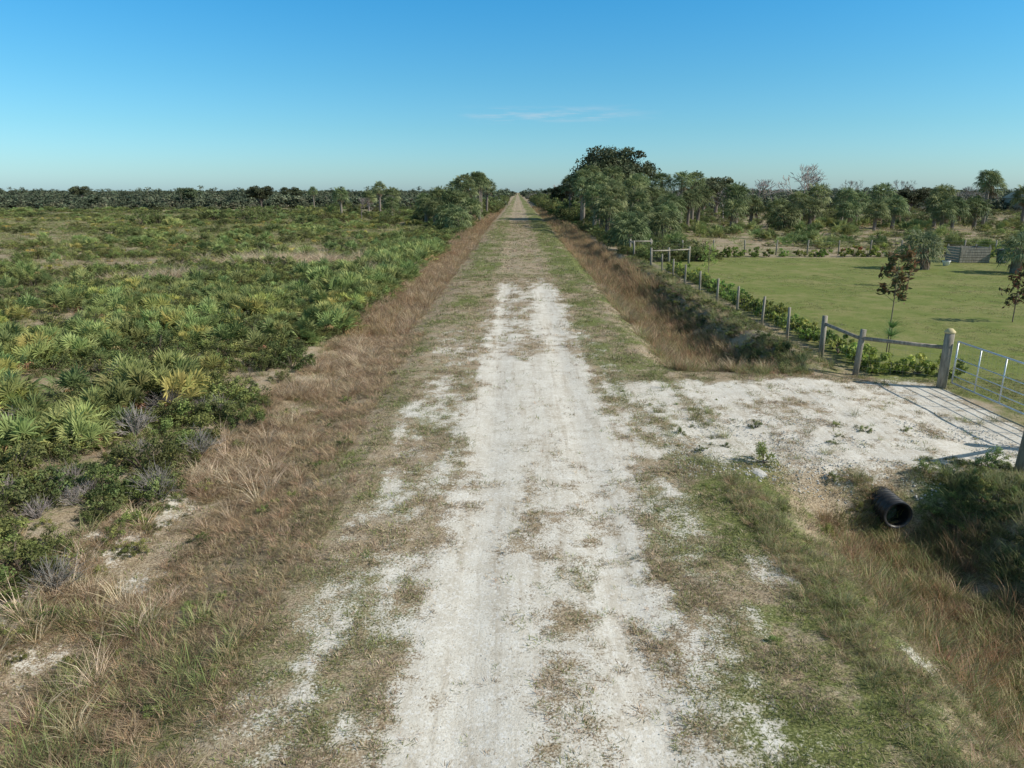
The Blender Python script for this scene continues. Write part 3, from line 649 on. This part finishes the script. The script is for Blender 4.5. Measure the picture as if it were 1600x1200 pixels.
def building(x0,y0,L,W,H,rh,rz):
    e=emp('farm_building',(x0,y0,-.1)); e.rotation_euler=(0,0,rz)
    b=B(); box(b,(0,0,H/2),(L,W,H)); link('walls',b.mesh('walls',[M_wall]),parent=e)
    b=B(); V=[(-L/2-.5,-W/2-.6,H-.1),(L/2+.5,-W/2-.6,H-.1),(L/2+.5,0,H+rh),(-L/2-.5,0,H+rh),(-L/2-.5,W/2+.6,H-.1),(L/2+.5,W/2+.6,H-.1)]
    b.add(V,[[0,1,2,3],[3,2,5,4],[0,3,4],[1,5,2],[0,4,5,1]],(.5,.5,.5)); link('roof',b.mesh('roof',[M_roof]),parent=e)
    b=B()
    for i in range(4): box(b,(-L/2+L*(i+.5)/4,-W/2-.02,H*.55),(1.4,.06,1.2))
    link('windows',b.mesh('w',[M_glass]),parent=e)
    b=B(); box(b,(L*.02,-W/2-.03,1.05),(1.1,.08,2.1)); link('door',b.mesh('d',[M_dark]),parent=e)
building(146,200,20,11,3.6,2.4,.0)
# ---------------------------------------------------------------- light
EL,AZ=36,103   # compass azimuth clockwise from +Y
sd=Vector((math.sin(math.radians(AZ))*math.cos(math.radians(EL)),math.cos(math.radians(AZ))*math.cos(math.radians(EL)),math.sin(math.radians(EL))))
L=bpy.data.lights.new('sun','SUN'); L.energy=5.0; L.angle=math.radians(.55); L.color=(1,.94,.84)
lo=bpy.data.objects.new('sun',L); lo.rotation_euler=sd.to_track_quat('Z','Y').to_euler(); lo.location=(20,-10,30); scene.collection.objects.link(lo)
wd=bpy.data.worlds.new('World'); scene.world=wd; wd.use_nodes=True; nt=wd.node_tree; nt.nodes.clear()
sk=nd(nt,'ShaderNodeTexSky'); sk.sky_type='NISHITA'; sk.sun_disc=False; sk.sun_elevation=math.radians(EL); sk.sun_rotation=math.radians(AZ); sk.air_density=1.0; sk.dust_density=.6; sk.ozone_density=1.5
tc=nd(nt,'ShaderNodeTexCoord').outputs['Generated']; sx=nd(nt,'ShaderNodeSeparateXYZ',{0:tc})
rp=nd(nt,'ShaderNodeValToRGB',{0:sx.outputs[2]}); cr=rp.color_ramp
cr.elements[0].position=0.; cr.elements[0].color=(.42,.62,.87,1); cr.elements[1].position=1.; cr.elements[1].color=(.72,.66,.52,1)
for p_,c_ in ((.03,(.37,.59,.78)),(.08,(.30,.57,.71)),(.14,(.235,.57,.72)),(.23,(.155,.58,.79)),(.45,(.50,.60,.56))):
    e=cr.elements.new(p_); e.color=(*c_,1)
gm=nt.nodes.new('ShaderNodeVectorMath'); gm.operation='MULTIPLY'; nt.links.new(sk.outputs[0],gm.inputs[0]); nt.links.new(rp.outputs[0],gm.inputs[1])
g2=nt.nodes.new('ShaderNodeVectorMath'); g2.operation='SCALE'; nt.links.new(gm.outputs[0],g2.inputs[0]); g2.inputs['Scale'].default_value=2.0
mp=nd(nt,'ShaderNodeMapping',{0:tc,3:(14,14,160)}).outputs[0]; cn=noise(nt,mp,1.,6,.6)
el=mth(nt,'MULTIPLY',mr(nt,sx.outputs[2],.085,.097),mr(nt,sx.outputs[2],.112,.099))
az=mth(nt,'MULTIPLY',mr(nt,sx.outputs[0],-.09,-.02),mr(nt,sx.outputs[0],.2,.08)); az=mth(nt,'MULTIPLY',az,mr(nt,sx.outputs[1],0,.5))
cf=mth(nt,'MULTIPLY',mth(nt,'MULTIPLY',el,az),mr(nt,cn,.42,.7,0,.5))
col=mixc(nt,cf,g2.outputs[0],(6,6.8,7.6))
bg=nd(nt,'ShaderNodeBackground',{0:col,1:.1}); nd(nt,'ShaderNodeOutputWorld',{0:bg.outputs[0]})
# ---------------------------------------------------------------- camera
cd=bpy.data.cameras.new('camera'); cd.sensor_width=36; cd.lens=24.95; cd.clip_end=12000; cd.clip_start=.05
co=bpy.data.objects.new('camera',cd); co.location=(0,0,5); co.rotation_euler=(math.radians(90-15.14),0,math.radians(.41)); scene.collection.objects.link(co); scene.camera=co
scene.view_settings.view_transform='Standard'; scene.view_settings.look='None'; scene.view_settings.exposure=0
